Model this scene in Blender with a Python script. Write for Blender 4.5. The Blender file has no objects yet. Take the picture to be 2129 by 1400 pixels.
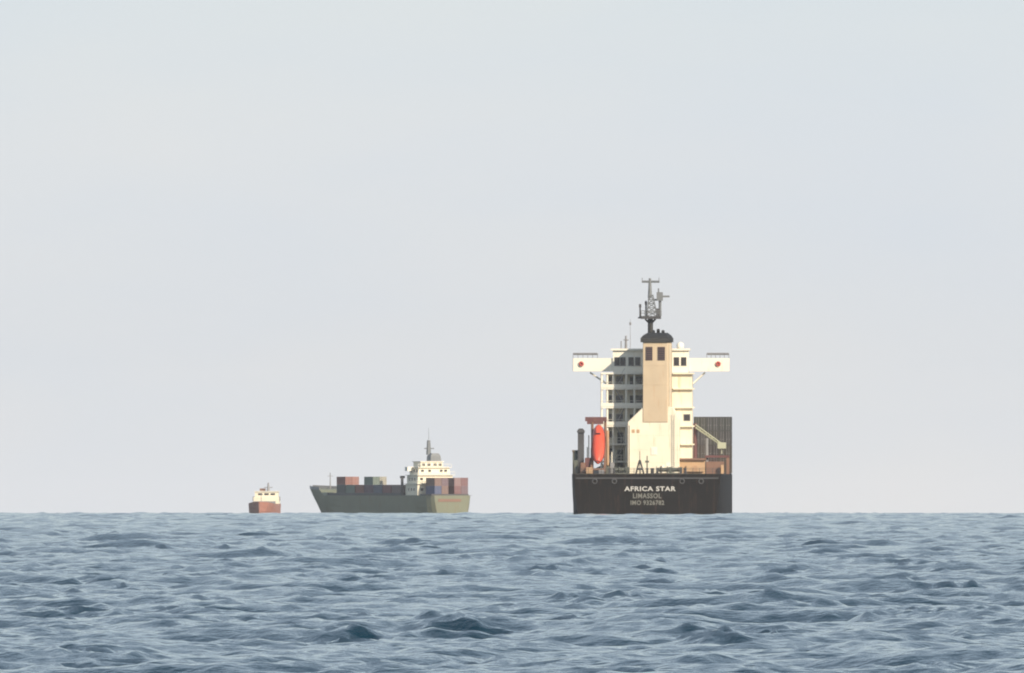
import bpy, bmesh, math, random
import numpy as np
from mathutils import Vector, Matrix

random.seed(7)
scene = bpy.context.scene
COL = scene.collection
R_EARTH = 6.371e6
EYE = 4.0                      # eye height above the water, metres
FPX = 61600.0                  # focal length in pixels of the 2129 px wide photograph

# ------------------------------------------------------------------ camera
cam_d = bpy.data.cameras.new('camera')
cam_d.sensor_width = 36.0
cam_d.lens = 36.0 * FPX / 2129.0
cam_d.clip_start = 1.0
cam_d.clip_end = 40000.0
cam = bpy.data.objects.new('camera', cam_d)
COL.objects.link(cam)
cam.location = (0, 0, EYE)
cam.rotation_euler = (math.pi / 2 + 0.0049, 0, 0)
scene.camera = cam

# ------------------------------------------------------------------ sky
SUN_AZ = math.radians(180 - 36)      # clockwise from +Y (the view direction): behind, to the right
SUN_EL = math.radians(27)
VEIL = [(0, (0.61, 0.615, 0.635)), (0.3, (0.60, 0.615, 0.645)), (0.65, (0.60, 0.625, 0.665)), (0.95, (0.58, 0.625, 0.67)), (1.08, (0.52, 0.60, 0.63)),
        (8, (0.67, 0.75, 0.81)), (30, (0.63, 0.745, 0.825)), (90, (0.46, 0.56, 0.67))]
world = bpy.data.worlds.new('World')
scene.world = world
world.use_nodes = True
wn, wl = world.node_tree.nodes, world.node_tree.links
wn.clear()
sky = wn.new('ShaderNodeTexSky')
sky.sky_type = 'NISHITA'
sky.sun_disc = False
sky.sun_elevation = SUN_EL
sky.sun_rotation = SUN_AZ
sky.altitude = 0
sky.air_density = 1.0
sky.dust_density = 1.0
sky.ozone_density = 1.6
bg = wn.new('ShaderNodeBackground')
bg.inputs['Strength'].default_value = 0.10
wo = wn.new('ShaderNodeOutputWorld')
# milky sea air: a pale veil, thick at the horizon and thinning towards the zenith, the same all round
geo = wn.new('ShaderNodeNewGeometry')
sep = wn.new('ShaderNodeSeparateXYZ')
tcw = wn.new('ShaderNodeTexCoord')
wl.new(tcw.outputs['Generated'], sep.inputs[0])
veil = wn.new('ShaderNodeValToRGB')
sc_ = wn.new('ShaderNodeMath'); sc_.operation = 'POWER'; sc_.inputs[1].default_value = 0.5
ab = wn.new('ShaderNodeMath'); ab.operation = 'MAXIMUM'; ab.inputs[1].default_value = 0.0
wl.new(sep.outputs['Z'], ab.inputs[0]); wl.new(ab.outputs[0], sc_.inputs[0])
wl.new(sc_.outputs[0], veil.inputs[0])
cr = veil.color_ramp
def stop(deg, col):
    e = cr.elements.new(math.sqrt(math.sin(math.radians(deg))))
    e.color = (*col, 1)
cr.elements[0].color = (*VEIL[0][1], 1)
cr.elements[1].color = (*VEIL[-1][1], 1)
for d_, c_ in VEIL[1:-1]: stop(d_, c_)
fac = wn.new('ShaderNodeMapRange')
fac.inputs['From Min'].default_value = 0.0; fac.inputs['From Max'].default_value = 0.75
fac.inputs['To Min'].default_value = 0.94; fac.inputs['To Max'].default_value = 0.30
wl.new(sc_.outputs[0], fac.inputs['Value'])
up_ = wn.new('ShaderNodeVectorMath'); up_.operation = 'SCALE'; up_.inputs['Scale'].default_value = 10.0
cm = wn.new('ShaderNodeMapping'); cm.inputs['Scale'].default_value = (45, 45, 150)
wl.new(tcw.outputs['Generated'], cm.inputs[0])
cn = wn.new('ShaderNodeTexNoise'); cn.inputs['Scale'].default_value = 1.0; cn.inputs['Detail'].default_value = 3
wl.new(cm.outputs[0], cn.inputs['Vector'])
ct = wn.new('ShaderNodeMix'); ct.data_type = 'RGBA'
ct.inputs['A'].default_value = (0.90, 0.96, 1.03, 1); ct.inputs['B'].default_value = (1.09, 1.05, 0.99, 1)
wl.new(cn.outputs['Fac'], ct.inputs['Factor'])
cmul = wn.new('ShaderNodeVectorMath'); cmul.operation = 'MULTIPLY'
wl.new(veil.outputs[0], cmul.inputs[0]); wl.new(ct.outputs['Result'], cmul.inputs[1])
wl.new(cmul.outputs[0], up_.inputs[0])
mixw = wn.new('ShaderNodeMix'); mixw.data_type = 'RGBA'
wl.new(fac.outputs[0], mixw.inputs['Factor'])
wl.new(sky.outputs[0], mixw.inputs['A'])
wl.new(up_.outputs[0], mixw.inputs['B'])
wl.new(mixw.outputs['Result'], bg.inputs[0])
wl.new(bg.outputs[0], wo.inputs[0])

# ------------------------------------------------------------------ sun
sd = bpy.data.lights.new('sun', 'SUN')
sd.energy = 4.4
sd.angle = math.radians(0.53)
sd.color = (1.0, 0.86, 0.66)
sun = bpy.data.objects.new('sun', sd)
COL.objects.link(sun)
to_sun = Vector((math.sin(SUN_AZ) * math.cos(SUN_EL), math.cos(SUN_AZ) * math.cos(SUN_EL), math.sin(SUN_EL)))
sun.rotation_euler = to_sun.to_track_quat('Z', 'Y').to_euler()

# ------------------------------------------------------------------ exposure / render
vs = scene.view_settings
vs.view_transform = 'Standard'
vs.look = 'None'
vs.exposure = 0.35
vs.gamma = 1.0
vs.use_curve_mapping = False
scene.render.engine = 'CYCLES'
scene.cycles.use_denoising = True
scene.cycles.max_bounces = 8
scene.cycles.filter_width = 2.0      # soft long-lens rendering
scene.cycles.volume_bounces = 1

# ------------------------------------------------------------------ materials
def nodes_of(m):
    m.use_nodes = True
    return m.node_tree.nodes, m.node_tree.links

def paint(name, col, rough=0.55, var=0.12, scale=0.5, rust=0.0, rust_col=(0.16, 0.07, 0.035), stretch=(1, 1, 1), metal=0.0, spec=0.5):
    """weathered paint: patchy tone, optional rust runs"""
    m = bpy.data.materials.new(name)
    n, l = nodes_of(m)
    b = n['Principled BSDF']
    b.inputs['Roughness'].default_value = rough
    b.inputs['Metallic'].default_value = metal
    b.inputs['Specular IOR Level'].default_value = spec
    tc = n.new('ShaderNodeTexCoord')
    mp = n.new('ShaderNodeMapping')
    mp.inputs['Scale'].default_value = stretch
    l.new(tc.outputs['Object'], mp.inputs[0])
    no = n.new('ShaderNodeTexNoise')
    no.inputs['Scale'].default_value = scale
    no.inputs['Detail'].default_value = 5
    l.new(mp.outputs[0], no.inputs['Vector'])
    mx = n.new('ShaderNodeMix'); mx.data_type = 'RGBA'
    lo = [max(0.0, c * (1 - var * 1.6)) for c in col]
    hi = [min(0.9, c * (1 + var)) for c in col]
    mx.inputs['A'].default_value = (*lo, 1)
    mx.inputs['B'].default_value = (*hi, 1)
    l.new(no.outputs['Fac'], mx.inputs['Factor'])
    out = mx.outputs['Result']
    if rust > 0:
        mp2 = n.new('ShaderNodeMapping')
        mp2.inputs['Scale'].default_value = (1.4, 1.4, 0.16)
        l.new(tc.outputs['Object'], mp2.inputs[0])
        n2 = n.new('ShaderNodeTexNoise')
        n2.inputs['Scale'].default_value = 1.1
        n2.inputs['Detail'].default_value = 6
        n2.inputs['Roughness'].default_value = 0.65
        l.new(mp2.outputs[0], n2.inputs['Vector'])
        rr = n.new('ShaderNodeValToRGB')
        rr.color_ramp.elements[0].position = 0.62 - 0.16 * rust
        rr.color_ramp.elements[1].position = 0.78 - 0.10 * rust
        l.new(n2.outputs['Fac'], rr.inputs[0])
        m2 = n.new('ShaderNodeMix'); m2.data_type = 'RGBA'
        l.new(rr.outputs[0], m2.inputs['Factor'])
        l.new(out, m2.inputs['A'])
        m2.inputs['B'].default_value = (*rust_col, 1)
        out = m2.outputs['Result']
    l.new(out, b.inputs['Base Color'])
    return m

M = {}
M['hull_black'] = paint('black hull paint', (0.008, 0.0068, 0.0068), 0.7, 0.4, 0.25, spec=0.15, rust=0.5, rust_col=(0.04, 0.024, 0.018))
M['deck'] = paint('deck paint', (0.10, 0.09, 0.08), 0.7, 0.3, 0.4)
M['cream'] = paint('ivory paint', (0.74, 0.68, 0.54), 0.5, 0.08, 0.35, rust=0.38, rust_col=(0.60, 0.47, 0.31))
M['white'] = paint('white paint', (0.77, 0.73, 0.63), 0.5, 0.05, 0.35, rust=0.12, rust_col=(0.52, 0.42, 0.3))
M['buff'] = paint('buff funnel paint', (0.51, 0.405, 0.28), 0.5, 0.14, 0.3, rust=0.3, rust_col=(0.45, 0.30, 0.18))
M['black'] = paint('funnel black', (0.020, 0.020, 0.020), 0.6, 0.3, 0.8)
M['grey'] = paint('grey paint', (0.22, 0.22, 0.23), 0.55, 0.15, 0.6, rust=0.2)
M['mastgrey'] = paint('mast grey paint', (0.16, 0.17, 0.18), 0.55, 0.15, 0.6)
M['darkgrey'] = paint('dark grey paint', (0.055, 0.055, 0.06), 0.55, 0.2, 0.6)
M['greengrey'] = paint('green grey paint', (0.10, 0.11, 0.09), 0.55, 0.2, 0.6, rust=0.3)
M['boat'] = paint('orange red lifeboat shell', (0.62, 0.085, 0.045), 0.4, 0.08, 0.6)
M['boatdark'] = paint('dark red fender', (0.22, 0.04, 0.03), 0.6, 0.15, 0.6)
M['red'] = paint('red paint', (0.42, 0.06, 0.05), 0.5, 0.12, 0.8)
M['maroon'] = paint('maroon paint', (0.12, 0.045, 0.045), 0.55, 0.2, 0.8, rust=0.2)
M['tan'] = paint('tan locker paint', (0.46, 0.30, 0.17), 0.55, 0.12, 0.5, rust=0.3, rust_col=(0.3, 0.13, 0.07))
M['brown'] = paint('red brown locker paint', (0.20, 0.11, 0.075), 0.55, 0.15, 0.5, rust=0.3)
M['letter'] = paint('white lettering', (0.48, 0.47, 0.45), 0.5, 0.1, 1.0)
M['letterdim'] = paint('faded lettering', (0.17, 0.17, 0.15), 0.5, 0.2, 1.0)
M['jib'] = paint('pale green crane paint', (0.40, 0.41, 0.30), 0.55, 0.1, 0.7, rust=0.2)
M['hull_green'] = paint('grey green hull paint', (0.165, 0.175, 0.12), 0.6, 0.15, 0.2, rust=0.45, rust_col=(0.15, 0.11, 0.06))
M['olive'] = paint('olive poop paint', (0.36, 0.34, 0.17), 0.55, 0.15, 0.3, rust=0.3, rust_col=(0.25, 0.17, 0.09))
M['hull_red'] = paint('red oxide hull paint', (0.34, 0.15, 0.11), 0.6, 0.15, 0.3, rust=0.3)
M['boot'] = paint('grey boot topping', (0.17, 0.15, 0.16), 0.6, 0.2, 0.4)

def glass_mat():
    m = bpy.data.materials.new('dark window glass')
    n, l = nodes_of(m)
    b = n['Principled BSDF']
    b.inputs['Base Color'].default_value = (0.035, 0.03, 0.032, 1)
    b.inputs['Roughness'].default_value = 0.12
    return m
M['glass'] = glass_mat()

# ------------------------------------------------------------------ mesh helpers
class MB:
    def __init__(self):
        self.v, self.f = [], []
    def box(self, x0, x1, y0, y1, z0, z1):
        b = len(self.v)
        self.v += [(x0, y0, z0), (x1, y0, z0), (x1, y1, z0), (x0, y1, z0), (x0, y0, z1), (x1, y0, z1), (x1, y1, z1), (x0, y1, z1)]
        self.f += [tuple(b + i for i in q) for q in ((0, 3, 2, 1), (4, 5, 6, 7), (0, 1, 5, 4), (1, 2, 6, 5), (2, 3, 7, 6), (3, 0, 4, 7))]
        return self
    def prism(self, poly, y0, y1):
        """polygon of (x, z) counter-clockwise seen from -Y, extruded along Y"""
        b, k = len(self.v), len(poly)
        self.v += [(x, y0, z) for x, z in poly] + [(x, y1, z) for x, z in poly]
        self.f.append(tuple(b + i for i in range(k)))
        self.f.append(tuple(b + k + i for i in reversed(range(k))))
        for i in range(k):
            j = (i + 1) % k
            self.f.append((b + j, b + i, b + k + i, b + k + j))
        return self
    def loft(self, rings, cap=True):
        """rings of equal length, closed loops"""
        b, k = len(self.v), len(rings[0])
        for r in rings:
            self.v += [tuple(p) for p in r]
        for s in range(len(rings) - 1):
            for i in range(k):
                j = (i + 1) % k
                self.f.append((b + s * k + i, b + s * k + j, b + (s + 1) * k + j, b + (s + 1) * k + i))
        if cap:
            self.f.append(tuple(b + i for i in reversed(range(k))))
            e = b + (len(rings) - 1) * k
            self.f.append(tuple(e + i for i in range(k)))
        return self
    def bar(self, p, q, r, n=6, r2=None):
        p, q = Vector(p), Vector(q)
        d = (q - p).normalized()
        a = d.orthogonal().normalized()
        c = d.cross(a)
        r2 = r if r2 is None else r2
        ring = lambda o, rr: [o + rr * (math.cos(2 * math.pi * i / n) * a + math.sin(2 * math.pi * i / n) * c) for i in range(n)]
        return self.loft([ring(p, r), ring(q, r2)])
    def torus(self, c, R, r, n=16, m=8):
        rings = []
        for i in range(n):
            t = 2 * math.pi * i / n
            rings.append([(c[0] + (R + r * math.cos(u)) * math.cos(t), c[1] + r * math.sin(u), c[2] + (R + r * math.cos(u)) * math.sin(t)) for u in [2 * math.pi * j / m for j in range(m)]])
        rings.append(rings[0])
        return self.loft(rings, cap=False)
    def mesh(self, name, mat, smooth=False, bevel=0.0):
        me = bpy.data.meshes.new(name)
        me.from_pydata([tuple(p) for p in self.v], [], self.f)
        bm = bmesh.new(); bm.from_mesh(me)
        if bevel:
            bmesh.ops.bevel(bm, geom=[e for e in bm.edges], offset=bevel, segments=1, affect='EDGES', clamp_overlap=True)
        bmesh.ops.recalc_face_normals(bm, faces=bm.faces)
        bm.to_mesh(me); bm.free()
        if smooth:
            for p in me.polygons: p.use_smooth = True
        if mat: me.materials.append(mat)
        return me
    def build(self, name, mat, parent=None, smooth=False, bevel=0.0, loc=(0, 0, 0)):
        o = bpy.data.objects.new(name, self.mesh(name, mat, smooth, bevel))
        COL.objects.link(o)
        o.location = loc
        if parent: o.parent = parent
        return o

def link(name, me, parent, loc=(0, 0, 0), rot=(0, 0, 0)):
    o = bpy.data.objects.new(name, me)
    COL.objects.link(o)
    o.parent = parent
    o.location = loc
    o.rotation_euler = rot
    return o

def tag(o, label, cat, group=None):
    o['label'] = label
    o['category'] = cat
    if group: o['group'] = group
    return o

def empty(name, loc, rz=0.0):
    o = bpy.data.objects.new(name, None)
    COL.objects.link(o)
    o.location = loc
    o.rotation_euler = (0, 0, rz)
    return o

def sea_z(d):
    return -d * d / (2 * R_EARTH)

# ------------------------------------------------------------------ the sea
def wave_set():
    """short crested wind sea: (wavelength from, to, number of trains, rms slope) per band"""
    rng = np.random.default_rng(21)
    A, KX, KY, P, DX, DY = [], [], [], [], [], []
    for l0, l1, n, sl, spread in BANDS:
        lam = np.exp(rng.uniform(math.log(l0), math.log(l1), n))
        amp = sl * math.sqrt(2.0 / n) * lam / (2 * math.pi)
        ang = math.radians(WDIR) + rng.normal(0, spread, n)
        k = 2 * math.pi / lam
        A.append(amp); KX.append(k * np.sin(ang)); KY.append(k * np.cos(ang))
        P.append(rng.uniform(0, 2 * math.pi, n)); DX.append(np.sin(ang)); DY.append(np.cos(ang))
    return [np.concatenate(q) for q in (A, KX, KY, P, DX, DY)]

BANDS = [(0.55, 1.0, 64, 0.125, 1.35), (1.0, 2.0, 50, 0.112, 1.25), (2.0, 4.5, 40, 0.08, 1.1), (4.5, 9.0, 30, 0.064, 0.85), (10.0, 24.0, 20, 0.066, 0.65)]
WDIR = 14.0
_g = np.random.default_rng(5)
GUST = [(2 * math.pi / l * math.cos(a), 0.10 * 2 * math.pi / l * math.sin(a) , p) for l, a, p in zip(np.exp(_g.uniform(math.log(2.5), math.log(16), 12)), _g.uniform(0.2, 2.9, 12), _g.uniform(0, 6.28, 12))]

def build_sea():
    # rows: distance from the beach the picture is taken from; columns: bearing.
    ds = [4.0]
    while ds[-1] < 470: ds.append(ds[-1] * 1.05)
    while ds[-1] < 540: ds.append(ds[-1] * 1.0012)
    while ds[-1] < 1500: ds.append(ds[-1] * 1.00052)
    while ds[-1] < 8000: ds.append(ds[-1] * (1.00052 + 0.00016 * min(1, (ds[-1] - 1500) / 2500)))
    while ds[-1] < 11400: ds.append(ds[-1] * 1.03)
    d = np.array(ds, dtype=np.float64)
    half = math.radians(1.2)
    inner = np.linspace(-half, half, 256)
    outer = half * np.exp(np.linspace(0, math.log(math.pi / half), 20))[1:]
    th = np.concatenate([-outer[::-1], inner, outer[:-1]])
    nr, nc = len(d), len(th)
    sr = np.gradient(d)
    sc = np.gradient(th)
    amp, kx, ky, ph, dx, dy = wave_set()
    X = (d[:, None] * np.sin(th)[None, :])
    Y = (d[:, None] * np.cos(th)[None, :])
    Xf = np.zeros((nr, nc), np.float32); Yf = Xf.copy(); Zf = Xf.copy()
    k = np.hypot(kx, ky)
    CH = 300
    for a in range(0, nr, CH):
        b = min(nr, a + CH)
        x, y = X[a:b], Y[a:b]
        z = np.zeros_like(x, dtype=np.float32); ox = z.copy(); oy = z.copy()
        rs = sr[a:b, None]
        cs = d[a:b, None] * sc[None, :]
        # gusts: patches where the short waves stand steeper or lie calmer
        gust = np.zeros_like(x)
        for gx, gy, gp in GUST:
            gust += np.sin(gx * x + gy * y + gp)
        gust = (0.82 + 0.66 * np.clip(gust / math.sqrt(len(GUST) / 2) - 0.3, 0, 2.0)).astype(np.float32)
        for i in range(len(amp)):
            att = amp[i] * np.exp(-0.04 * (ky[i] * np.minimum(rs, 0.5)) ** 2) * np.exp(-0.22 * (k[i] * cs) ** 2 * (0.15 + (np.abs(th)[None, :] > half)))
            p = (kx[i] * x + ky[i] * y + ph[i])
            p = np.remainder(p, 2 * math.pi).astype(np.float32)
            att = att.astype(np.float32)
            if k[i] > 1.4: att = att * gust
            z += att * np.cos(p)
            s = att * np.sin(p)
            ox -= 0.7 * float(dx[i]) * s
            oy -= 0.7 * float(dy[i]) * s
        Xf[a:b], Yf[a:b], Zf[a:b] = ox, oy, z
    Xw, Yw = X + Xf, Y + Yf
    Zw = Zf - (Xw ** 2 + Yw ** 2) / (2 * R_EARTH)
    co = np.stack([Xw, Yw, Zw], -1).reshape(-1, 3).astype(np.float32)
    co = np.concatenate([co, np.array([[0, 0, 0]], np.float32)])
    idx = np.arange(nr * nc, dtype=np.int32).reshape(nr, nc)
    nxt = np.roll(idx, -1, axis=1)                     # closed round the compass
    q = np.stack([idx[:-1], nxt[:-1], nxt[1:], idx[1:]], -1).reshape(-1, 4)
    q = q[:, ::-1]
    tri = np.stack([np.full(nc, nr * nc, np.int32), nxt[0], idx[0]], -1)[:, ::-1]
    me = bpy.data.meshes.new('sea')
    nq, nt = len(q), len(tri)
    me.vertices.add(len(co)); me.vertices.foreach_set('co', co.ravel())
    me.loops.add(nq * 4 + nt * 3)
    me.loops.foreach_set('vertex_index', np.concatenate([q.ravel(), tri.ravel()]).astype(np.int32))
    me.polygons.add(nq + nt)
    me.polygons.foreach_set('loop_start', np.concatenate([np.arange(nq) * 4, nq * 4 + np.arange(nt) * 3]).astype(np.int32))
    me.polygons.foreach_set('use_smooth', np.ones(nq + nt, bool))
    me.update(calc_edges=True)
    print('sea', nr, nc, nr * nc, 'normal z', me.polygons[1000].normal.z)
    m = bpy.data.materials.new('sea water')
    n, l = nodes_of(m)
    b = n['Principled BSDF']
    b.inputs['Base Color'].default_value = (0.004, 0.024, 0.042, 1)
    b.inputs['Roughness'].default_value = 0.08
    b.inputs['IOR'].default_value = 1.333
    tc = n.new('ShaderNodeTexCoord')
    no = n.new('ShaderNodeTexNoise')
    no.inputs['Scale'].default_value = 3.0
    no.inputs['Detail'].default_value = 4
    l.new(tc.outputs['Object'], no.inputs['Vector'])
    bp = n.new('ShaderNodeBump')
    bp.inputs['Strength'].default_value = 0.65
    bp.inputs['Distance'].default_value = 0.12
    l.new(no.outputs['Fac'], bp.inputs['Height'])
    l.new(bp.outputs[0], b.inputs['Normal'])
    me.materials.append(m)
    o = bpy.data.objects.new('sea', me)
    COL.objects.link(o)
    o['kind'] = 'structure'
    return o
build_sea()

# ------------------------------------------------------------------ containers
def container_meshes(L, W=2.44, H=2.59):
    g = 0.02
    b = MB()
    # corrugated side walls: zigzag plan outline
    n = 10
    def side(x, s):
        pts = []
        for i in range(n):
            y0 = 0.15 + (L - 0.3) * i / n; st = (L - 0.3) / n
            pts += [(x, y0), (x, y0 + st * .45), (x - s * 0.05, y0 + st * .5), (x - s * 0.05, y0 + st * .95)]
        return pts
    right = side(W / 2 - 0.03, 1)
    left = [(-x, y) for x, y in right][::-1]
    out = right + left
    b.loft([[(x, y, 0.12) for x, y in out], [(x, y, H - 0.06) for x, y in out]])
    body = b.mesh('container_body', None)
    f = MB()
    for sx in (-1, 1):
        x0, x1 = sorted((sx * W / 2, sx * (W / 2 - 0.14)))
        for y0, y1 in ((0, 0.14), (L - 0.14, L)):
            f.box(x0, x1, y0, y1, 0, H)
        f.box(x0, x1, 0.14, L - 0.14, 0, 0.15)
        f.box(x0, x1, 0.14, L - 0.14, H - 0.12, H - 0.005)
    for y0, y1 in ((0.003, 0.137), (L - 0.137, L - 0.003)):
        f.box(-W / 2 + 0.14, W / 2 - 0.14, y0, y1, 0, 0.15)
        f.box(-W / 2 + 0.14, W / 2 - 0.14, y0, y1, H - 0.12, H - 0.005)
    frame = f.mesh('frame', None)
    d = MB()
    dw = W / 2 - 0.15
    d.box(0.01, dw, 0.05, 0.145, 0.16, H - 0.13)
    for k in range(3):
        z = 0.3 + k * (H - 0.6) / 3
        d.box(0.08, dw - 0.07, 0.03, 0.052, z + 0.05, z + (H - 0.6) / 3 - 0.05)
    door = d.mesh('door', None)
    r = MB()
    for t in (0.3, 0.72):
        r.bar((dw * t, 0.0, 0.1), (dw * t, 0.0, H - 0.08), 0.03, 6)
        r.box(dw * t - 0.05, dw * t + 0.2, -0.03, 0.03, 1.0, 1.07)
    bars = r.mesh('locking_bar', None)
    for me in (body, frame, door, bars):
        me.materials.append(M['grey'])
    return body, frame, door, bars
CM = {6.06: container_meshes(6.06), 12.19: container_meshes(12.19)}
CMAT = {}
def cmat(col, name):
    if name not in CMAT:
        CMAT[name] = paint(name + ' container paint', col, 0.55, 0.14, 0.9, rust=0.35, rust_col=tuple(c * 0.5 + 0.03 for c in col))
    return CMAT[name]

def container(base, loc, L, mat, label, group, parts=True):
    """loc in the ship's own axes; base = the ship's empty (for position only: a container is its own thing)"""
    w = base.matrix_basis @ Matrix.Translation(Vector(loc))
    me = CM[L]
    def mk(name, m, parent, l=(0, 0, 0), sx=1):
        o = bpy.data.objects.new(name, m)
        COL.objects.link(o)
        if parent: o.parent = parent
        o.location = l
        o.scale = (sx, 1, 1)
        o.material_slots[0].link = 'OBJECT'
        o.material_slots[0].material = mat if name != 'locking_bar' else M['grey']
        return o
    root = mk('shipping_container', me[0], None)
    root.matrix_basis = w
    tag(root, label, 'container', group)
    mk('frame', me[1], root)
    for s in (1, -1):
        dr = mk('door', me[2], root, sx=s)
        if parts: mk('locking_bar', me[3], dr)
    return root

# ------------------------------------------------------------------ hull loft
def hull_mesh(stations, zb=-3.0):
    """stations: (y, half width at deck, half width at water, deck z)"""
    rings = []
    for y, wd, ww, zt, *rk in stations:
        rk = rk[0] if rk else 0.0
        zm = zt * 0.45
        wm = ww + (wd - ww) * 0.62
        half = [(wd, y, zt), (wd * 0.6 + wm * 0.4, y, zt * 0.72), (wm, y, zm), (ww, y, 0.0), (ww * 0.92, y, zb)]
        half = [(x, yy - rk * (1 - z / zt), z) for x, yy, z in half]
        rings.append(half + [(-x, yy, z) for x, yy, z in reversed(half)])
    return MB().loft(rings)

# ------------------------------------------------------------------ the near ship, seen from right astern
S = 0.0909
D1 = 5600.0
def PX(px): return (px - 1352.0) * S
def PZ(py): return (1072.9 - py) * S
ship = empty('container_ship', (287.5 / FPX * D1, D1, sea_z(D1)), math.radians(-1.2))
tag(ship, 'large black hulled container ship seen from right astern, with tall cream funnel casing', 'ship')
ZD = PZ(986)

def build_near_ship():
    X, Z = PX, PZ
    T = ship
    sh = -0.6
    # ---- hull
    st = [(0, 13.9, 13.0, ZD), (3, 14.15, 13.4, ZD), (10, 14.4, 14.0, ZD), (30, 14.6, 14.5, ZD), (110, 14.6, 14.6, ZD),
          (138, 13.4, 12.4, ZD + 0.6), (152, 10.5, 8.0, ZD + 2.2), (162, 6.5, 3.6, ZD + 3.0), (170, 1.0, 0.3, ZD + 3.6)]
    hb = hull_mesh(st)
    hb.v = [(x + sh, y, z) for x, y, z in hb.v]
    hb.build('hull', M['hull_black'], T)
    MB().prism([(-13.6 + sh, ZD), (13.6 + sh, ZD), (13.6 + sh, ZD + 0.06), (-13.6 + sh, ZD + 0.06)], 0.5, 128).build('deck', M['deck'], T)
    hull = [o for o in COL.objects if o.name.startswith('hull') and o.parent == T][0]
    # rubbing strakes / fender mouldings on the transom
    MB().box(-13.5 + sh, 13.5 + sh, -0.12, 0.0, Z(996), Z(993)).build('rubbing_strake', M['darkgrey'], hull)
    for q, zz in enumerate((1007, 1024, 1042)):
        MB().box(-13.4 + sh, 13.4 + sh, -0.035, 0.0, Z(zz) , Z(zz) + 0.07).build('plate_seam', M['hull_black'], hull)
    for x in (-10.5, -6.8, 6.0, 9.6):
        MB().torus((x, -0.05, Z(1001)), 0.42, 0.12, 14, 6).build('fairlead', M['darkgrey'], hull, smooth=True)
    # ---- lettering on the transom
    def letters(txt, x0, x1, z0, z1, mat, nm):
        cu = bpy.data.curves.new(nm, 'FONT')
        cu.body = txt; cu.size = 1.0; cu.extrude = 0.02; cu.offset = 0.028; cu.resolution_u = 3
        cu.space_character = 1.12
        tmp = bpy.data.objects.new(nm, cu)
        COL.objects.link(tmp)
        bpy.context.view_layer.update()
        me = bpy.data.meshes.new_from_object(tmp.evaluated_get(bpy.context.evaluated_depsgraph_get()))
        bpy.data.objects.remove(tmp)
        co = np.array([v.co for v in me.vertices])
        lo, hi = co.min(0), co.max(0)
        for v in me.vertices:
            x = x0 + (v.co.x - lo[0]) / (hi[0] - lo[0]) * (x1 - x0)
            z = z0 + (v.co.y - lo[1]) / (hi[1] - lo[1]) * (z1 - z0)
            v.co = (x, -0.06 - v.co.z, z)
        me.materials.clear(); me.materials.append(mat)
        o = link('lettering', me, hull)
        return o
    letters('AFRICA STAR', X(1298), X(1405), Z(1021.5), Z(1011.5), M['letter'], 'n1')
    letters('LIMASSOL', X(1316), X(1375), Z(1036.5), Z(1026), M['letterdim'], 'n2')
    letters('IMO 9326782', X(1311), X(1381), Z(1050.5), Z(1040.5), M['letterdim'], 'n3')
    # ---- stern rail
    r = MB()
    for z in (0.45, 0.8, 1.1):
        r.bar((-13.6 + sh, 0.2, ZD + z), (13.6 + sh, 0.2, ZD + z), 0.035, 5)
    for i in range(23):
        x = -13.6 + sh + 27.2 * i / 22
        r.bar((x, 0.2, ZD), (x, 0.2, ZD + 1.1), 0.045, 5)
    r.build('stern_rail', M['darkgrey'], T)
    # ---- mooring gear
    def winch(x, y):
        w = MB()
        w.box(x - 1.5, x + 1.5, y - 0.5, y + 0.5, ZD + 0.06, ZD + 0.25)
        w.bar((x - 1.2, y, ZD + 0.85), (x + 1.2, y, ZD + 0.85), 0.38, 12)
        for q in (-1.25, -0.3, 0.9):
            w.bar((x + q - 0.05, y, ZD + 0.85), (x + q + 0.05, y, ZD + 0.85), 0.62, 14)
        w.box(x + 1.05, x + 1.6, y - 0.4, y + 0.4, ZD + 0.25, ZD + 1.35)
        w.build('mooring_winch', M['greengrey'], T)
    winch(X(1378), 3.0); winch(X(1400), 4.5); winch(X(1290), 3.6)
    def bollard(x, y):
        w = MB()
        w.box(x - 0.75, x + 0.75, y - 0.3, y + 0.3, ZD + 0.06, ZD + 0.16)
        for q in (-0.42, 0.42):
            w.bar((x + q, y, ZD + 0.16), (x + q, y, ZD + 0.95), 0.2, 10)
            w.bar((x + q, y, ZD + 0.95), (x + q, y, ZD + 1.08), 0.27, 10)
        w.build('bollard', M['darkgrey'], T)
    for px in (1272, 1350, 1362, 1420): bollard(X(px), 1.2)
    # ---- ensign staff on its A-frame
    e = MB()
    xs = X(1330)
    e.bar((xs, 0.9, ZD), (xs, 0.7, Z(938)), 0.09, 6, 0.05)
    e.bar((xs - 0.75, 1.2, ZD), (xs - 0.05, 0.8, Z(957)), 0.16, 6)
    e.bar((xs + 0.75, 1.2, ZD), (xs + 0.05, 0.8, Z(957)), 0.16, 6)
    e.box(xs - 0.55, xs + 0.5, 0.7, 1.2, Z(978), Z(973))
    e.build('ensign_staff', M['darkgrey'], T)
    e = MB()
    e.bar((X(1345), 2.2, ZD), (X(1345), 2.2, Z(948)), 0.14, 8, 0.1)
    e.box(X(1341), X(1349), 2.0, 2.4, Z(962), Z(958))
    e.build('roller_post', M['greengrey'], T)
    # ---- funnel casing, lower and upper
    YC = 9.0
    lo = [(X(1303), ZD + 0.06), (X(1411), ZD + 0.06), (X(1411), Z(872)), (X(1398), Z(846)), (X(1336), Z(846)), (X(1303), Z(878))]
    c1 = MB().prism(lo, YC, 19.0).build('casing', M['cream'], T, bevel=0.12)
    for z0 in (905, 935, 962):
        MB().box(X(1303) - 0.04, X(1411) + 0.04, YC - 0.05, 14, Z(z0), Z(z0) + 0.06).build('plate_seam', M['cream'], c1)
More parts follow.
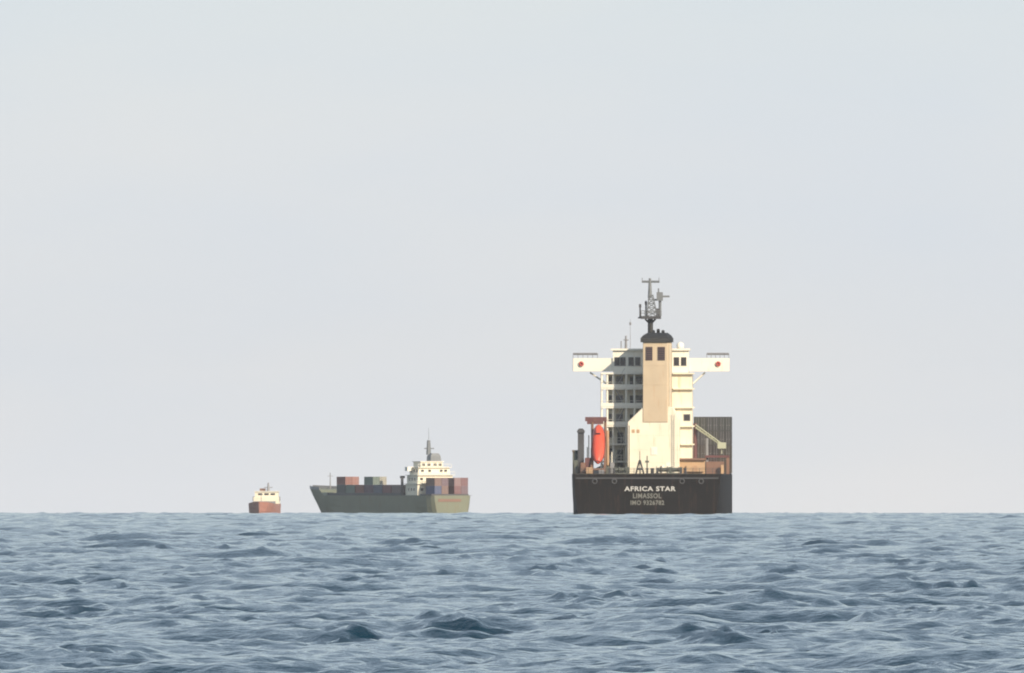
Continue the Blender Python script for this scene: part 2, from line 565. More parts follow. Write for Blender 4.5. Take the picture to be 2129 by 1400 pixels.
    MB().box(X(1383), X(1393), YC - 0.06, YC + 0.1, ZD + 0.1, ZD + 2.2).build('casing_door', M['white'], c1, bevel=0.02)
    for px in (1312, 1322):
        MB().box(X(px), X(px + 6), YC - 0.08, YC + 0.1, Z(900), Z(893)).build('vent_grille', M['tan'], c1)
    ld = MB()
    for dx in (-0.22, 0.22): ld.bar((X(1398) + dx, YC - 0.2, ZD + 0.1), (X(1398) + dx, YC - 0.2, Z(862)), 0.035, 5)
    for k in range(28):
        zz = ZD + 0.4 + k * 0.36
        if zz < Z(864): ld.bar((X(1398) - 0.22, YC - 0.2, zz), (X(1398) + 0.22, YC - 0.2, zz), 0.025, 4)
    ld.build('ladder', M['grey'], c1)
    MB().bar((X(1308), YC - 0.15, ZD + 0.1), (X(1308), YC - 0.15, Z(884)), 0.09, 6).build('vent_pipe', M['cream'], c1)
    MB().box(X(1352), X(1364), YC - 0.1, YC + 0.1, Z(946), Z(930)).build('casing_hatch', M['white'], c1, bevel=0.03)
    MB().bar((X(1376), YC - 0.3, ZD), (X(1376), YC - 0.3, Z(968)), 0.25, 8).build('mushroom_vent', M['white'], T)
    up = [(X(1335), 8.85), (X(1386), 8.85), (X(1394), 9.8), (X(1394), 18.5), (X(1335), 18.5)]
    z0, z1 = Z(878), Z(711)
    c2 = MB().loft([[(x, y, z0) for x, y in up], [(x, y, z1) for x, y in up]]).build('funnel', M['buff'], T, bevel=0.06)
    MB().bar((X(1391), 9.25, Z(878)), (X(1391), 9.25, Z(716)), 0.07, 6).build('vent_pipe', M['cream'], c2)
    for z in (800, 760):
        MB().box(X(1335) - 0.03, X(1385), 8.8, 9.05, Z(z), Z(z) + 0.07).build('plate_seam', M['buff'], c2)
    for a, b in ((1341, 1355), (1366, 1381)):
        lv = MB().box(X(a), X(b), 8.75, 8.95, Z(749), Z(721)).build('louvre', M['glass'], c2)
        for i in range(6):
            zz = Z(749) + (Z(721) - Z(749)) * (i + 0.4) / 6
            MB().prism([(X(a), zz), (X(b), zz), (X(b), zz + 0.1), (X(a), zz + 0.1)], 8.65, 8.75).build('slat', M['maroon'], lv)
    cap = MB()
    cp = [(X(1330), 8.45), (X(1388), 8.45), (X(1397), 9.6), (X(1397), 18.9), (X(1330), 18.9)]
    cx = sum(p[0] for p in cp) / 5; cy = sum(p[1] for p in cp) / 5
    rings = []
    for s, z in ((1.0, 711), (1.0, 703), (0.86, 697), (0.62, 691.5)):
        rings.append([(cx + (x - cx) * s, cy + (y - cy) * s, Z(z)) for x, y in cp])
    cap.loft(rings)
    fc = cap.build('funnel_cap', M['black'], T)
    for px, h in ((1356, 688), (1366, 685), (1376, 688)):
        MB().bar((X(px), 15, Z(694)), (X(px), 14.4, Z(h)), 0.32, 10).build('exhaust_pipe', M['black'], fc, smooth=False)
    # ---- accommodation block
    YA = 19.0
    acc = MB().box(X(1258), X(1436), YA, 30.0, ZD + 0.06, Z(776)).build('accommodation', M['cream'], T)
    decks = [960, 924, 886, 847, 808, 776]
    for i, py in enumerate(decks):
        z = Z(py)
        dk = MB().box(X(1246), X(1334), YA - 2.6, YA - 0.002, z - 0.16, z + 0.16)
        MB().box(X(1396 if i > 1 else 1412), X(1441), YA - 0.8, YA - 0.002, z - 0.13, z + 0.13).build('deck_edge', M['cream'], T)
        d = dk.build('gallery_deck', M['white'], T)
        if i < 5:
            for a, b in ((1246, 1302),) if i < 2 else ((1246, 1334),):
                rr = MB()
                xa, xb = X(a) + 0.08, X(b)
                for h in (0.5, 1.1):
                    rr.bar((xa, YA - 2.5, z + 0.16 + h), (xb, YA - 2.5, z + 0.16 + h), 0.035, 5)
                n = max(2, int((xb - xa) / 1.2))
                for j in range(n + 1):
                    x = xa + (xb - xa) * j / n
                    rr.bar((x, YA - 2.5, z + 0.16), (x, YA - 2.5, z + 1.26), 0.04, 5)
                rr.build('railing', M['white'], d)
    # solid bulwark plates added to the galleries, full length to lighten the shade
    for py in decks[2:5]:
        MB().box(X(1246), X(1333), YA - 2.68, YA - 2.62, Z(py) + 0.17, Z(py) + 0.85).build('bulwark', M['white'], T)
    # gallery stanchions
    for px in (1247.5, 1259, 1272, 1299, 1316):
        top = 776
        MB().bar((X(px), YA - 2.2, ZD), (X(px), YA - 2.2, Z(776)), 0.22, 8).build('gallery_pillar', M['white'], T)
    # windows and doors on the aft wall
    pane = MB().box(-0.55, 0.55, -0.05, 0.03, -0.55, 0.55).mesh('pane', M['glass'])
    fr = MB()
    fr.box(-0.68, 0.68, -0.04, 0.02, 0.55, 0.68); fr.box(-0.68, 0.68, -0.04, 0.02, -0.68, -0.55)
    fr.box(-0.68, -0.55, -0.04, 0.02, -0.55, 0.55); fr.box(0.55, 0.68, -0.04, 0.02, -0.55, 0.55)
    frame = fr.mesh('window', M['grey'])
    def window(px, py):
        w = link('window', frame, acc, (X(px), YA - 0.01, Z(py)))
        link('pane', pane, w)
    dm = MB().box(-0.55, 0.55, -0.06, 0.04, 0, 2.1).mesh('door', M['darkgrey'])
    hm = MB().box(0.3, 0.42, -0.14, -0.06, 1.0, 1.1).mesh('handle', M['grey'])
    def door(px, py):
        w = link('door', dm, acc, (X(px), YA - 0.01, Z(py) + 0.16))
        link('handle', hm, w)
    for py in decks[2:5]:
        window(1284, py - 18); window(1265, py - 18)
        door(1312, py); window(1325, py - 18)
    for py in decks[:2] + [986]:
        window(1265, py - 20); door(1286, py)
    for py in decks[2:3]:
        window(1425, py - 18)
    # outside stairs between the galleries
    for i in range(len(decks) - 1):
        za, zb = Z(decks[i]) + 0.16, Z(decks[i + 1])
        xa, xb = (X(1276), X(1296)) if i % 2 == 0 else (X(1296), X(1276))
        sm = MB()
        for yy in (YA - 1.9, YA - 1.2):
            sm.bar((xa, yy, za), (xb, yy, zb + 0.1), 0.10, 4)
            sm.bar((xa, yy, za + 0.95), (xb, yy, zb + 1.0), 0.04, 4)
        n = 11
        for j in range(n):
            t = (j + 0.5) / n
            x, z = xa + (xb - xa) * t, za + (zb - za) * t
            sm.box(x - 0.13, x + 0.13, YA - 1.9, YA - 1.2, z - 0.03, z + 0.03)
        sm.build('stairway', M['grey'], T)
    # ---- wheelhouse and wings
    wh = MB().box(X(1270), X(1428), 21.5, 29.5, Z(776) + 0.16, Z(728)).build('wheelhouse', M['white'], T)
    MB().box(X(1266), X(1431), 21.0, 30.2, Z(728), Z(724)).build('roof', M['white'], wh)
    for px in (1279, 1291, 1308, 1322, 1403, 1418):
        w = MB().box(X(px) - 0.5, X(px) + 0.5, 21.4, 21.55, Z(759), Z(742)).build('window', M['glass'], wh)
        MB().box(X(px) - 0.6, X(px) + 0.6, 21.43, 21.52, Z(760.5), Z(759)).build('sill', M['grey'], w)
    for a, b, s in ((1187, 1269.5, -1), (1428.5, 1512, 1)):
        wg = MB()
        wg.box(X(a), X(b), 22.1, 26.9, Z(771) , Z(769)).build('wing_deck', M['white'], T)
        bw = MB()
        bw.box(X(a), X(b), 21.9, 22.06, Z(771) - 0.05, Z(744))
        bw.box(X(a), X(b), 26.94, 27.1, Z(771) - 0.05, Z(744))
        xe = X(a) if s < 0 else X(b)
        bw.box(xe - 0.08, xe + 0.08, 22.06, 26.94, Z(771), Z(744))
        wing = bw.build('bridge_wing', M['white'], T)
        rr = MB()
        c, d = (X(1187), X(1238)) if s < 0 else (X(1466), X(1512))
        rr.bar((c, 22.0, Z(734.5)), (d, 22.0, Z(734.5)), 0.16, 6)
        MB().bar((c, 27.0, Z(736)), (d, 27.0, Z(736)), 0.12, 6).build('windscreen_rail', M['grey'], wing)
        for j in range(6):
            x = c + (d - c) * j / 5
            rr.bar((x, 22.0, Z(744)), (x, 22.0, Z(734.5)), 0.05, 5)
        rr.build('railing', M['grey'], wing)
        xi = X(1256) if s < 0 else X(1437)
        xo = X(1222) if s < 0 else X(1462)
        for y in (23, 26):
            MB().bar((xi, y, Z(797)), (xo, y, Z(774)), 0.16, 6).build('bracket', M['white'], wing)
    # ---- monkey island clutter: short pole mast, whip antenna, satellite dome
    m = MB()
    m.bar((X(1297), 23, Z(724)), (X(1297), 23, Z(697)), 0.26, 8, 0.16)
    m.box(X(1292), X(1303), 22.7, 23.3, Z(707), Z(705))
    m.bar((X(1287), 23, Z(724)), (X(1287), 23, Z(708)), 0.10, 6)
    m.build('signal_post', M['grey'], T)
    m = MB()
    m.bar((X(1306), 24, Z(724)), (X(1306), 24, Z(662)), 0.05, 5, 0.03)
    m.bar((X(1306), 24, Z(675)), (X(1306), 24, Z(669)), 0.2, 6)
    m.build('whip_antenna', M['grey'], T)
    m = MB()
    rings = []
    for i in range(7):
        t = math.pi * i / 6
        rr_ = max(0.02, 0.75 * math.sin(t))
        rings.append([(X(1410) + rr_ * math.cos(u), 25 + rr_ * math.sin(u), Z(718) - 0.75 * math.cos(t)) for u in [2 * math.pi * j / 12 for j in range(12)]])
    m.loft(rings)
    m.bar((X(1410), 25, Z(726)), (X(1410), 25, Z(718)), 0.2, 8)
    m.build('satellite_dome', M['white'], T, smooth=True)
    # ---- radar mast
    ym = 24.0
    m = MB()
    m.bar((X(1348), ym, Z(726)), (X(1348), ym, Z(660)), 0.52, 12)
    mast = m.build('radar_mast', M['black'], T)
    p = MB()
    p.box(X(1328), X(1370), ym - 1.8, ym + 1.8, Z(662), Z(656))
    p.bar((X(1337), ym, Z(662)), (X(1347), ym, Z(672)), 0.2, 6)
    p.bar((X(1359), ym, Z(662)), (X(1349), ym, Z(672)), 0.2, 6)
    p.build('platform', M['darkgrey'], mast)
    p = MB()
    for h in (650, 645):
        p.bar((X(1329), ym - 1.7, Z(h)), (X(1371), ym - 1.7, Z(h)), 0.06, 5)
    for px in range(1329, 1372, 7):
        p.bar((X(px), ym - 1.7, Z(656)), (X(px), ym - 1.7, Z(645)), 0.06, 5)
    p.build('railing', M['mastgrey'], mast)
    p = MB()   # open lattice topmast
    for sx in (0, 1):
        for yy in (ym - 0.8, ym + 0.8):
            p.bar((X(1341 if sx == 0 else 1362), yy, Z(656)), (X(1345 if sx == 0 else 1353), yy, Z(612)), 0.13, 6, 0.10)
    for k in range(5):
        t0, t1 = k / 5, (k + 1) / 5
        xa0, xb0 = 1341 + 4 * t0, 1362 - 9 * t0
        xa1, xb1 = 1341 + 4 * t1, 1362 - 9 * t1
        h0, h1 = 656 - 44 * t0, 656 - 44 * t1
        for yy in (ym - 0.8, ym + 0.8):
            p.bar((X(xa0), yy, Z(h0)), (X(xb1), yy, Z(h1)), 0.08, 5)
            p.bar((X(xb0), yy, Z(h0)), (X(xa1), yy, Z(h1)), 0.08, 5)
            p.bar((X(xa1), yy, Z(h1)), (X(xb1), yy, Z(h1)), 0.08, 5)
    p.build('lattice', M['mastgrey'], mast)
    p = MB()
    p.bar((X(1347), ym, Z(618)), (X(1347), ym, Z(577)), 0.42, 8, 0.22)
    p.build('topmast', M['mastgrey'], mast)
    p = MB()
    p.bar((X(1330), ym, Z(584)), (X(1367), ym, Z(584)), 0.22, 6)
    for px in (1331, 1366): p.bar((X(px), ym, Z(586)), (X(px), ym, Z(576)), 0.07, 5)
    p.build('yard', M['mastgrey'], mast)
    p = MB()
    p.box(X(1361), X(1374), ym - 0.6, ym + 0.6, Z(624), Z(606))
    p.bar((X(1353), ym, Z(622)), (X(1364), ym, Z(622)), 0.18, 6)
    p.bar((X(1365), ym, Z(606)), (X(1365), ym, Z(598)), 0.14, 6)
    p.box(X(1366), X(1388), ym - 0.2, ym + 0.2, Z(617), Z(613))
    p.bar((X(1368), ym, Z(656)), (X(1368), ym, Z(624)), 0.28, 6)
    p.build('radar_scanner', M['mastgrey'], mast)
    p = MB()
    p.bar((X(1326.5), ym, Z(661)), (X(1326.5), ym, Z(634)), 0.16, 6)
    p.box(X(1324), X(1329), ym - 0.25, ym + 0.25, Z(638), Z(631))
    p.box(X(1322), X(1331), ym - 0.2, ym + 0.2, Z(661), Z(658))
    p.build('navigation_light', M['darkgrey'], mast)
    p = MB()
    p.bar((X(1338.5), ym + 1, Z(656)), (X(1338.5), ym + 1, Z(624)), 0.16, 6)
    p.box(X(1336), X(1341), ym + 0.7, ym + 1.3, Z(632), Z(626))
    p.build('navigation_light', M['darkgrey'], mast)
    p = MB()
    p.box(X(1360), X(1367), ym - 0.9, ym - 0.2, Z(657), Z(640))
    p.build('radar_motor', M['darkgrey'], mast)
    # ---- port side vent trunks
    v = MB()
    v.box(X(1200), X(1212.5), 6, 9, ZD, Z(900))
    v.prism([(X(1198.5), Z(900)), (X(1214), Z(900)), (X(1214), Z(896)), (X(1210), Z(891)), (X(1202.5), Z(891)), (X(1198.5), Z(896))], 5.7, 9.3)
    v.build('vent_trunk', M['darkgrey'], T, bevel=0.05)
    v = MB()
    v.box(X(1189), X(1199), 7, 12, ZD, Z(940))
    v.prism([(X(1188), Z(940)), (X(1200), Z(940)), (X(1200), Z(936)), (X(1188), Z(936))], 6.8, 12.2)
    v.box(X(1192), X(1200), 4.6, 6.0, ZD, Z(957))
    v.build('side_locker', M['greengrey'], T, bevel=0.04)
    # ---- lifeboat launching ramp
    a = MB()
    for px in (1229, 1256):
        x = X(px)
        a.bar((x, 2.6, Z(979)), (x, 11.6, Z(889)), 0.16, 6)
        a.bar((x, 12.0, ZD), (x, 12.0, Z(878)), 0.26, 6)
        a.bar((x, 2.6, ZD), (x, 2.6, Z(967)), 0.22, 6)
        a.bar((x, 7.0, ZD), (x, 7.0, Z(932)), 0.22, 6)
        a.bar((x, 7.0, ZD + 0.4), (x, 12.0, Z(910)), 0.14, 6)
    a.box(X(1228), X(1257), 2.3, 2.8, Z(978), Z(974))
    a.build('lifeboat_ramp', M['brown'], T)
    a = MB()
    a.box(X(1214), X(1259), 12.2, 13.2, Z(876), Z(867))
    a.box(X(1218), X(1252), 12.0, 12.4, Z(882), Z(876))
    for px in (1256,): a.bar((X(px), 12.8, ZD), (X(px), 12.8, Z(872)), 0.22, 6)
    a.build('davit_head', M['maroon'], T)
    MB().bar((X(1261.5), 8.5, ZD), (X(1261.5), 8.5, Z(895)), 0.28, 8).build('davit_post', M['tan'], T)
    for a0, a1, y0, zt, mm in ((1206, 1216, 3.0, 962, 'brown'), (1215, 1227, 4.5, 952, 'maroon'), (1218, 1232, 1.6, 972, 'tan'), (1258, 1268, 4.0, 970, 'greengrey'), (1267, 1276, 6.0, 962, 'grey'), (1244, 1256, 1.4, 977, 'grey')):
        MB().box(X(a0), X(a1), y0, y0 + 1.6, ZD + 0.06, Z(zt)).build('stores_locker', M[mm], T, bevel=0.06)
    for px, zt in ((1222, 905), (1219, 930), (1270, 940)):
        MB().bar((X(px), 10.4, ZD), (X(px), 10.4, Z(zt)), 0.11, 6).build('stanchion', M['white'], T)
    # ---- starboard side: provision crane and lockers
    c = MB()
    c.bar((X(1442), 20.0, ZD), (X(1442), 20.0, Z(880)), 0.42, 10, 0.36)
    c.build('crane_post', M['maroon'], T)
    c = MB()
    p0, p1 = Vector((X(1443), 19.4, Z(886))), Vector((X(1500), 16.5, Z(926)))
    for dz in (-0.28, 0.28):
        for yy in (-0.35, 0.35):
            c.bar(p0 + Vector((0, yy, dz)), p1 + Vector((0, yy * 0.6, dz * 0.7)), 0.13, 6)
    for k in range(9):
        a0, a1 = p0.lerp(p1, k / 9), p0.lerp(p1, (k + 1) / 9)
        s = 1 if k % 2 else -1
        for yy in (-0.33, 0.33):
            c.bar(a0 + Vector((0, yy, 0.26 * s)), a1 + Vector((0, yy, -0.26 * s)), 0.08, 5)
    jib = c.build('crane_jib', M['jib'], T)
    c = MB()
    c.box(X(1489), X(1507), 16.0, 17.2, Z(933), Z(920))
    c.bar((X(1498), 16.6, Z(933)), (X(1498), 16.6, Z(944)), 0.1, 6)
    c.build('hook_block', M['jib'], jib, bevel=0.1)
    c = MB()
    c.bar((X(1466.5), 18, ZD), (X(1466.5), 18, Z(911)), 0.28, 8)
    c.build('jib_rest', M['grey'], T)
    MB().box(X(1463), X(1514), 17.0, 17.8, Z(951.5), Z(947)).build('gantry_beam', M['maroon'], T)
    for px in (1511,):
        MB().box(X(px) - 0.3, X(px) + 0.25, 17.1, 17.7, ZD, Z(951.5)).build('gantry_leg', M['brown'], T)
    MB().box(X(1397), X(1464), 11.0, 16.0, ZD + 0.06, Z(957)).build('deck_house', M['tan'], T, bevel=0.05)
    MB().box(X(1392), X(1466), 10.4, 16.4, Z(957), Z(953)).build('deck_house_roof', M['brown'], T)
    MB().box(X(1466), X(1503), 12.0, 16.2, ZD + 0.06, Z(960)).build('paint_locker', M['brown'], T, bevel=0.05)
    MB().box(X(1497), X(1503), 10.6, 11.3, ZD + 0.06, Z(967)).build('bunker_post', M['tan'], T, bevel=0.05)
    MB().box(X(1425), X(1462), 10.2, 10.9, Z(981), Z(968)).build('stores_box', M['tan'], T, bevel=0.05)
build_near_ship()

def on_ship(base, o):
    o.matrix_basis = base.matrix_basis @ o.matrix_basis
    return o

# ---- lifebuoys on the bridge wings
for px, lab in ((1204, 'red lifebuoy hung on the left bridge wing of the black ship'), (1490, 'red lifebuoy hung on the right bridge wing of the black ship')):
    b = MB().torus((0, 0, 0), 0.32, 0.18, 18, 8).build('lifebuoy', M['red'], None, smooth=True)
    MB().torus((0, -0.02, 0), 0.52, 0.03, 18, 5).build('grab_line', M['white'], b)
    b.location = (PX(px), 21.68, PZ(756))
    on_ship(ship, b)
    tag(b, lab, 'lifebuoy', 'lifebuoys on the bridge wings')

# ---- free fall lifeboat
def lifeboat():
    L, W = 10.6, 2.45
    rings, keel = [], []
    ts = [0, .03, .1, .22, .4, .6, .78, .9, .97, 1]
    for t in ts:
        prof = max(0.05, (1 - abs(2 * t - 1) ** 3.2)) ** 0.6
        w = W / 2 * prof
        up = (1.25 if t > 0.25 else 0.95 + 1.2 * t) * prof ** 0.8
        dn = 1.15 * prof ** 0.8
        ring = []
        for i in range(14):
            u = 2 * math.pi * i / 14
            ring.append((w * math.copysign(abs(math.cos(u)) ** 0.8, math.cos(u)), (t - 0.5) * L, (up if math.sin(u) > 0 else dn) * math.sin(u)))
        rings.append(ring)
    root = MB().loft(rings).build('lifeboat', M['boat'], None, smooth=True)
    for sx in (-1, 1):
        f = MB()
        pts = []
        for t in ts[1:-1]:
            prof = max(0.05, (1 - abs(2 * t - 1) ** 3.2)) ** 0.6
            pts.append(Vector((sx * (W / 2 * prof + 0.03), (t - 0.5) * L, 0.0)))
        for a, b in zip(pts, pts[1:]): f.bar(a, b, 0.1, 6)
        f.build('fender', M['boatdark'], root)
    h = MB()
    h.box(-0.5, 0.5, 1.4, 3.0, 1.05, 1.75)
    ho = h.build('conning_cupola', M['boat'], root, bevel=0.15)
    MB().box(-0.36, 0.36, 1.34, 1.41, 1.35, 1.62).build('window', M['glass'], ho)
    MB().box(-0.35, 0.35, -L / 2 + 0.05, -L / 2 + 0.35, -0.2, 0.45).build('hatch', M['boatdark'], root, bevel=0.05)
    th = math.atan2(PZ(884) - PZ(974), 9.0)
    root.rotation_euler = (th, 0, 0)
    root.location = (PX(1242.5), 6.6, PZ(924))
    on_ship(ship, root)
    tag(root, 'red orange enclosed lifeboat tilted on its launching ramp at the left of the stern', 'lifeboat')
    # nose points down and aft: rotate so that -Y end is low
lifeboat()

# ---- container block on the near ship (3 columns, 4 tiers, ends facing us)
cols = [PX(1450.5), PX(1476.5), PX(1502.5)]
tone = [
    [((0.085, 0.050, 0.045), 'dark brown'), ((0.085, 0.048, 0.040), 'russet brown'), ((0.10, 0.07, 0.05), 'umber')],
    [((0.080, 0.060, 0.050), 'brown grey'), ((0.055, 0.042, 0.045), 'plum brown'), ((0.075, 0.062, 0.045), 'dark khaki')],
    [((0.085, 0.075, 0.080), 'mauve grey'), ((0.075, 0.072, 0.062), 'olive grey'), ((0.070, 0.066, 0.070), 'slate grey')],
    [((0.078, 0.080, 0.070), 'moss grey'), ((0.072, 0.074, 0.080), 'blue grey'), ((0.065, 0.070, 0.072), 'steel grey')],
]
tier_w = ['bottom tier', 'second tier up', 'third tier up', 'top tier']
col_w = ['beside the cream deckhouse', 'middle column', 'outermost column']
HC = (PZ(866) - (ZD + 0.16)) / 4
for t in range(4):
    for c in range(3):
        col, nm = tone[t][c]
        o = container(ship, (cols[c], 31.5, ZD + 0.16 + t * HC), 12.19, cmat(tuple(q * 0.55 for q in col), nm),
                      '%s container on the black ship, %s, %s' % (nm, tier_w[t], col_w[c]), 'containers on the black ship')
        o.scale = (0.985, 1, HC / 2.6)

# ------------------------------------------------------------------ the second ship, bow away to the left
K2 = 6.5
D2 = FPX / K2
A2 = math.radians(28)
ship2 = empty('container_ship', ((940 - 1064.5) / FPX * D2, D2, sea_z(D2)), A2)
tag(ship2, 'small grey green container ship with its bow to the left and cream deckhouse aft', 'ship')
def Z2(py): return (1074.0 - py) / K2

def build_second_ship():
    T = ship2
    zd, zb = Z2(1031), Z2(1019)
    st = [(0, 6.4, 5.2, zd), (1.2, 7.2, 6.1, zd), (3, 7.8, 7.0, zd), (10, 8.0, 7.8, zd), (60, 8.0, 7.9, zd), (72, 7.6, 6.6, zd), (74, 7.5, 6.4, zd),
          (78, 7.1, 5.6, zb, 1), (86, 5.6, 3.2, zb + 0.2, 3.5), (92, 3.2, 1.0, zb + 0.4, 6.0), (97.5, 0.3, 0.12, zb + 0.6, 8.5)]
    hull_mesh(st).build('hull', M['hull_green'], T)
    hull = [o for o in COL.objects if o.name.startswith('hull') and o.parent == T][0]
    MB().box(-5.0, 3.2, -0.1, 0.0, Z2(1044), Z2(1038)).build('name_board', M['brown'], hull)
    MB().box(-7.5, 7.5, 0.4, 73, zd, zd + 0.08).build('deck', M['deck'], T)
    # bulwark forward, white capping rail
    f = MB()
    for s in (-1, 1):
        pts = [(7.15, 78), (5.65, 86), (3.25, 92), (0.5, 97)]
        hs = [zb, zb + .2, zb + .4, zb + .6]
        for (a, ya), (b, yb), ha, hb in zip(pts, pts[1:], hs, hs[1:]):
            f.loft([[(s * a, ya, ha - .02), (s * (a - .12), ya, ha - .02), (s * (a - .12), ya, ha + .9), (s * a, ya, ha + .9)],
                    [(s * b, yb, hb - .02), (s * (b - .12), yb, hb - .02), (s * (b - .12), yb, hb + .9), (s * b, yb, hb + .9)]])
    f.build('bow_bulwark', M['grey'], T)
    MB().box(-7.4, 7.4, 19.9, 72, zd + 0.08, zd + 0.85).build('hatch_coaming', M['darkgrey'], T)
    MB().box(-6.6, 6.8, 1.6, 9.6, zd + 0.08, zd + 0.5).build('aft_hatch', M['darkgrey'], T)
    # foremast
    f = MB()
    f.bar((0, 84, zb), (0, 84, zb + 5.5), 0.22, 6, 0.12)
    f.bar((-1, 84, zb + 4.4), (1, 84, zb + 4.4), 0.08, 5)
    f.build('foremast', M['grey'], T)
    # deckhouse, three tiers stepping in
    zs = [zd, Z2(1006), Z2(988), Z2(972)]
    hw = [6.6, 6.3, 5.6]
    ys = [(11.2, 19.4), (11.5, 19.0), (12.4, 18.6)]
    ho = None
    for i in range(3):
        o = MB().box(-hw[i], hw[i], ys[i][0], ys[i][1], zs[i] + (0.08 if i == 0 else 0), zs[i + 1] - 0.16).build('deckhouse', M['cream'], T)
        MB().box(-hw[i] - 0.5, hw[i] + 0.5, ys[i][0] - 0.7, ys[i][1] + 0.4, zs[i + 1] - 0.16, zs[i + 1]).build('deck_edge', M['white'], o)
        zc = (zs[i] + zs[i + 1]) / 2
        for x in ((-5, -2.4, 2.0, 4.6) if i < 2 else (-4.2, -1.6, 2.6, 4.2)):
            MB().box(x - 0.5, x + 0.5, ys[i][0] - 0.04, ys[i][0] + 0.05, zc - 0.4, zc + 0.45).build('window', M['glass'], o)
        for y in (13.6, 15.4, 17.2):
            MB().box(-hw[i] - 0.04, -hw[i] + 0.05, y - 0.4, y + 0.4, zc - 0.4, zc + 0.45).build('window', M['glass'], o)
        rr = MB()
        for x in np.linspace(-hw[i] - .4, hw[i] + .4, 9):
            rr.bar((x, ys[i][0] - .6, zs[i + 1]), (x, ys[i][0] - .6, zs[i + 1] + 1), 0.05, 4)
        rr.bar((-hw[i] - .4, ys[i][0] - .6, zs[i + 1] + 1), (hw[i] + .4, ys[i][0] - .6, zs[i + 1] + 1), 0.06, 4)
        rr.build('railing', M['white'], o)
    # bridge
    b = MB().box(-4.4, 3.6, 13.2, 18.2, zs[3], Z2(961)).build('bridge', M['cream'], T)
    MB().box(-7.6, 7.4, 16.2, 18.0, zs[3] - 1.2, zs[3] + 0.1).build('bridge_wing', M['white'], T)
    MB().box(-4.7, 3.9, 12.8, 18.6, Z2(961), Z2(959.5)).build('roof', M['white'], b)
    for x in (-3.4, -1.4, 0.8, 2.6):
        MB().box(x - 0.6, x + 0.6, 13.14, 13.25, Z2(969), Z2(964)).build('window', M['glass'], b)
    # funnel behind the bridge and mast above
    fu = MB()
    xc, yc = 0.9, 14.2
    ring = lambda hx, hy, z: [(xc - hx, yc - hy, z), (xc + hx, yc - hy, z), (xc + hx, yc + hy, z), (xc - hx, yc + hy, z)]
    fu.loft([ring(1.9, 1.4, Z2(959.5)), ring(1.8, 1.3, Z2(949)), ring(1.2, 1.0, Z2(943))])
    fu.build('funnel', M['mastgrey'], T)
    fu = MB()
    fu.bar((-0.3, 15.5, Z2(946)), (-0.3, 15.5, Z2(916)), 0.85, 8, 0.55)
    fu.bar((-1.8, 15.5, Z2(933)), (1.6, 15.5, Z2(933)), 0.18, 6)
    fu.bar((-0.3, 15.5, Z2(916)), (-0.3, 15.5, Z2(890)), 0.08, 5, 0.04)
    fu.build('radar_mast', M['mastgrey'], T)
    # gangway mast at the break of the deck
    f = MB()
    f.bar((-7.2, 20.6, zd), (-7.2, 20.6, Z2(991)), 0.45, 6)
    f.box(-7.8, -6.4, 20.2, 21.0, Z2(995), Z2(990))
    f.build('derrick_post', M['darkgrey'], T)
build_second_ship()

zc = Z2(1031) + 0.85
tones = {'rust red': (0.24, 0.10, 0.08), 'grey green': (0.13, 0.17, 0.14), 'plum': (0.12, 0.075, 0.10), 'steel blue': (0.08, 0.10, 0.14), 'sage': (0.15, 0.19, 0.16),
         'maroon': (0.19, 0.08, 0.08), 'taupe': (0.17, 0.13, 0.12), 'charcoal': (0.07, 0.08, 0.08), 'beige': (0.36, 0.34, 0.28), 'salmon': (0.30, 0.14, 0.115),
         'brown': (0.20, 0.12, 0.10), 'deep blue': (0.07, 0.09, 0.18), 'mauve': (0.26, 0.16, 0.16), 'dull purple': (0.16, 0.10, 0.12), 'wine': (0.19, 0.085, 0.09)}
low = ['charcoal', 'sage', 'rust red', 'plum', 'steel blue', 'maroon', 'taupe']
place = ['nearest the bow', 'second from the bow', 'third from the bow', 'fourth from the bow', 'fifth from the bow', 'sixth from the bow', 'closest to the deckhouse']
G2 = 'containers on the grey green ship'
for i in range(7):
    y = 60.2 - i * 6.35
    container(ship2, (-5.75, y, zc), 6.06, cmat(tones[low[i]], low[i]), '%s container in the grey green ship\'s lower row, %s' % (low[i], place[i]), G2)
for y, a, b, w, nb in ((60.2, 'rust red', 'salmon', 'forward pair', 'sage'), (41.15, 'grey green', 'beige', 'pair amidships', 'brown')):
    for x, nm, sd_ in ((-5.75, a, 'left'), (-3.25, b, 'right')):
        container(ship2, (x, y, zc + 2.6), 6.06, cmat(tones[nm], nm), '%s container on top in the %s on the grey green ship' % (nm, w), G2)
    container(ship2, (-3.25, y, zc), 6.06, cmat(tones[nb], nb), '%s container under the %s one of the %s, inner row' % (nb, b, w), G2)
za = Z2(1031) + 0.5
for x, low_, top_, w in ((-3.9, 'deep blue', 'brown', 'leftmost stack'), (-1.4, 'brown', 'dull purple', 'second stack from the left'),
                         (3.2, 'wine', 'mauve', 'third stack from the left'), (5.7, 'dull purple', 'wine', 'rightmost stack')):
    container(ship2, (x, 2.2, za), 6.06, cmat(tones[low_], low_), '%s container low in the %s behind the cream deckhouse' % (low_, w), G2)
    container(ship2, (x, 2.2, za + 2.6), 6.06, cmat(tones[top_], top_), '%s container on top of the %s behind the cream deckhouse' % (top_, w), G2)

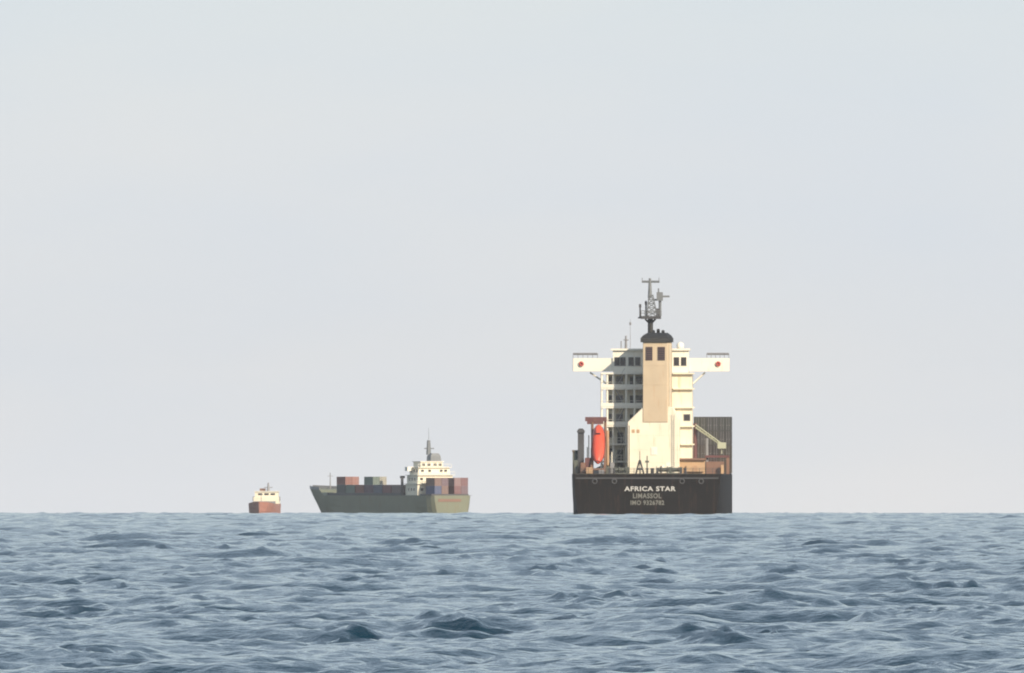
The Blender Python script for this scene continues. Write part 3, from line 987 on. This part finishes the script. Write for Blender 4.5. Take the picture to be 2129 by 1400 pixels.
# ------------------------------------------------------------------ the third ship, far off, bow towards us
K3 = 5.7
D3 = FPX / K3
ship3 = empty('coaster', ((540 - 1064.5) / FPX * D3, D3, sea_z(D3)), math.radians(-3))
tag(ship3, 'small distant red coaster with cream wheelhouse, far left on the horizon', 'ship')
def Z3(py): return (1077.0 - py) / K3
def build_third_ship():
    T = ship3
    z = Z3(1048.5)
    st = [(0, 0.35, 0.1, z + 0.9), (3, 2.9, 1.2, z + 0.7), (8, 4.5, 3.0, z + 0.3), (15, 5.0, 4.6, z), (45, 5.0, 4.8, z), (56, 4.4, 3.8, z)]
    hull_mesh(st).build('hull', M['hull_red'], T)
    MB().box(-4.6, 4.6, 12, 54, z, z + 0.06).build('deck', M['deck'], T)
    MB().box(-3.6, 3.6, 16, 36, z, z + 1.0).build('hatch_cover', M['grey'], T)
    h = MB().box(-4.7, 4.7, 39, 46, z + .06, Z3(1034)).build('deckhouse', M['cream'], T)
    MB().box(-5.0, 5.0, 40.2, 42, Z3(1042), Z3(1033)).build('bridge_wing', M['grey'], T)
    b = MB().box(-4.2, 4.3, 39.4, 45, Z3(1034), Z3(1023)).build('wheelhouse', M['cream'], T)
    for x in (-2.2, 0.1, 2.4):
        MB().box(x - .8, x + .8, 39.33, 39.45, Z3(1030), Z3(1026)).build('window', M['glass'], b)
    MB().box(-4.5, 4.6, 39.0, 45.4, Z3(1023), Z3(1021.5)).build('roof', M['white'], b)
    f = MB()
    f.bar((0.6, 42, Z3(1022)), (0.6, 42, Z3(1004)), 0.6, 8, 0.25)
    f.bar((-1.0, 42, Z3(1014)), (2.2, 42, Z3(1014)), 0.14, 5)
    f.build('radar_mast', M['grey'], T)
    MB().box(-2.6, -0.6, 43, 46, Z3(1021.5), Z3(1016)).build('funnel', M['brown'], T)
    f = MB()
    f.bar((0, 9, z), (0, 9, z + 4), 0.12, 5)
    f.build('foremast', M['grey'], T)
build_third_ship()

# ------------------------------------------------------------------ haze over the water
def haze():
    m = bpy.data.materials.new('sea haze')
    n, l = nodes_of(m)
    n.remove(n['Principled BSDF'])
    v = n.new('ShaderNodeVolumePrincipled')
    v.inputs['Color'].default_value = (0.93, 0.95, 1.0, 1)
    v.inputs['Density'].default_value = 1.1e-5
    v.inputs['Anisotropy'].default_value = 0.0
    l.new(v.outputs[0], n['Material Output'].inputs['Volume'])
    o = MB().box(-12300, 12300, -12300, 12300, -16, 50).build('haze', m)
    o['kind'] = 'stuff'
haze()
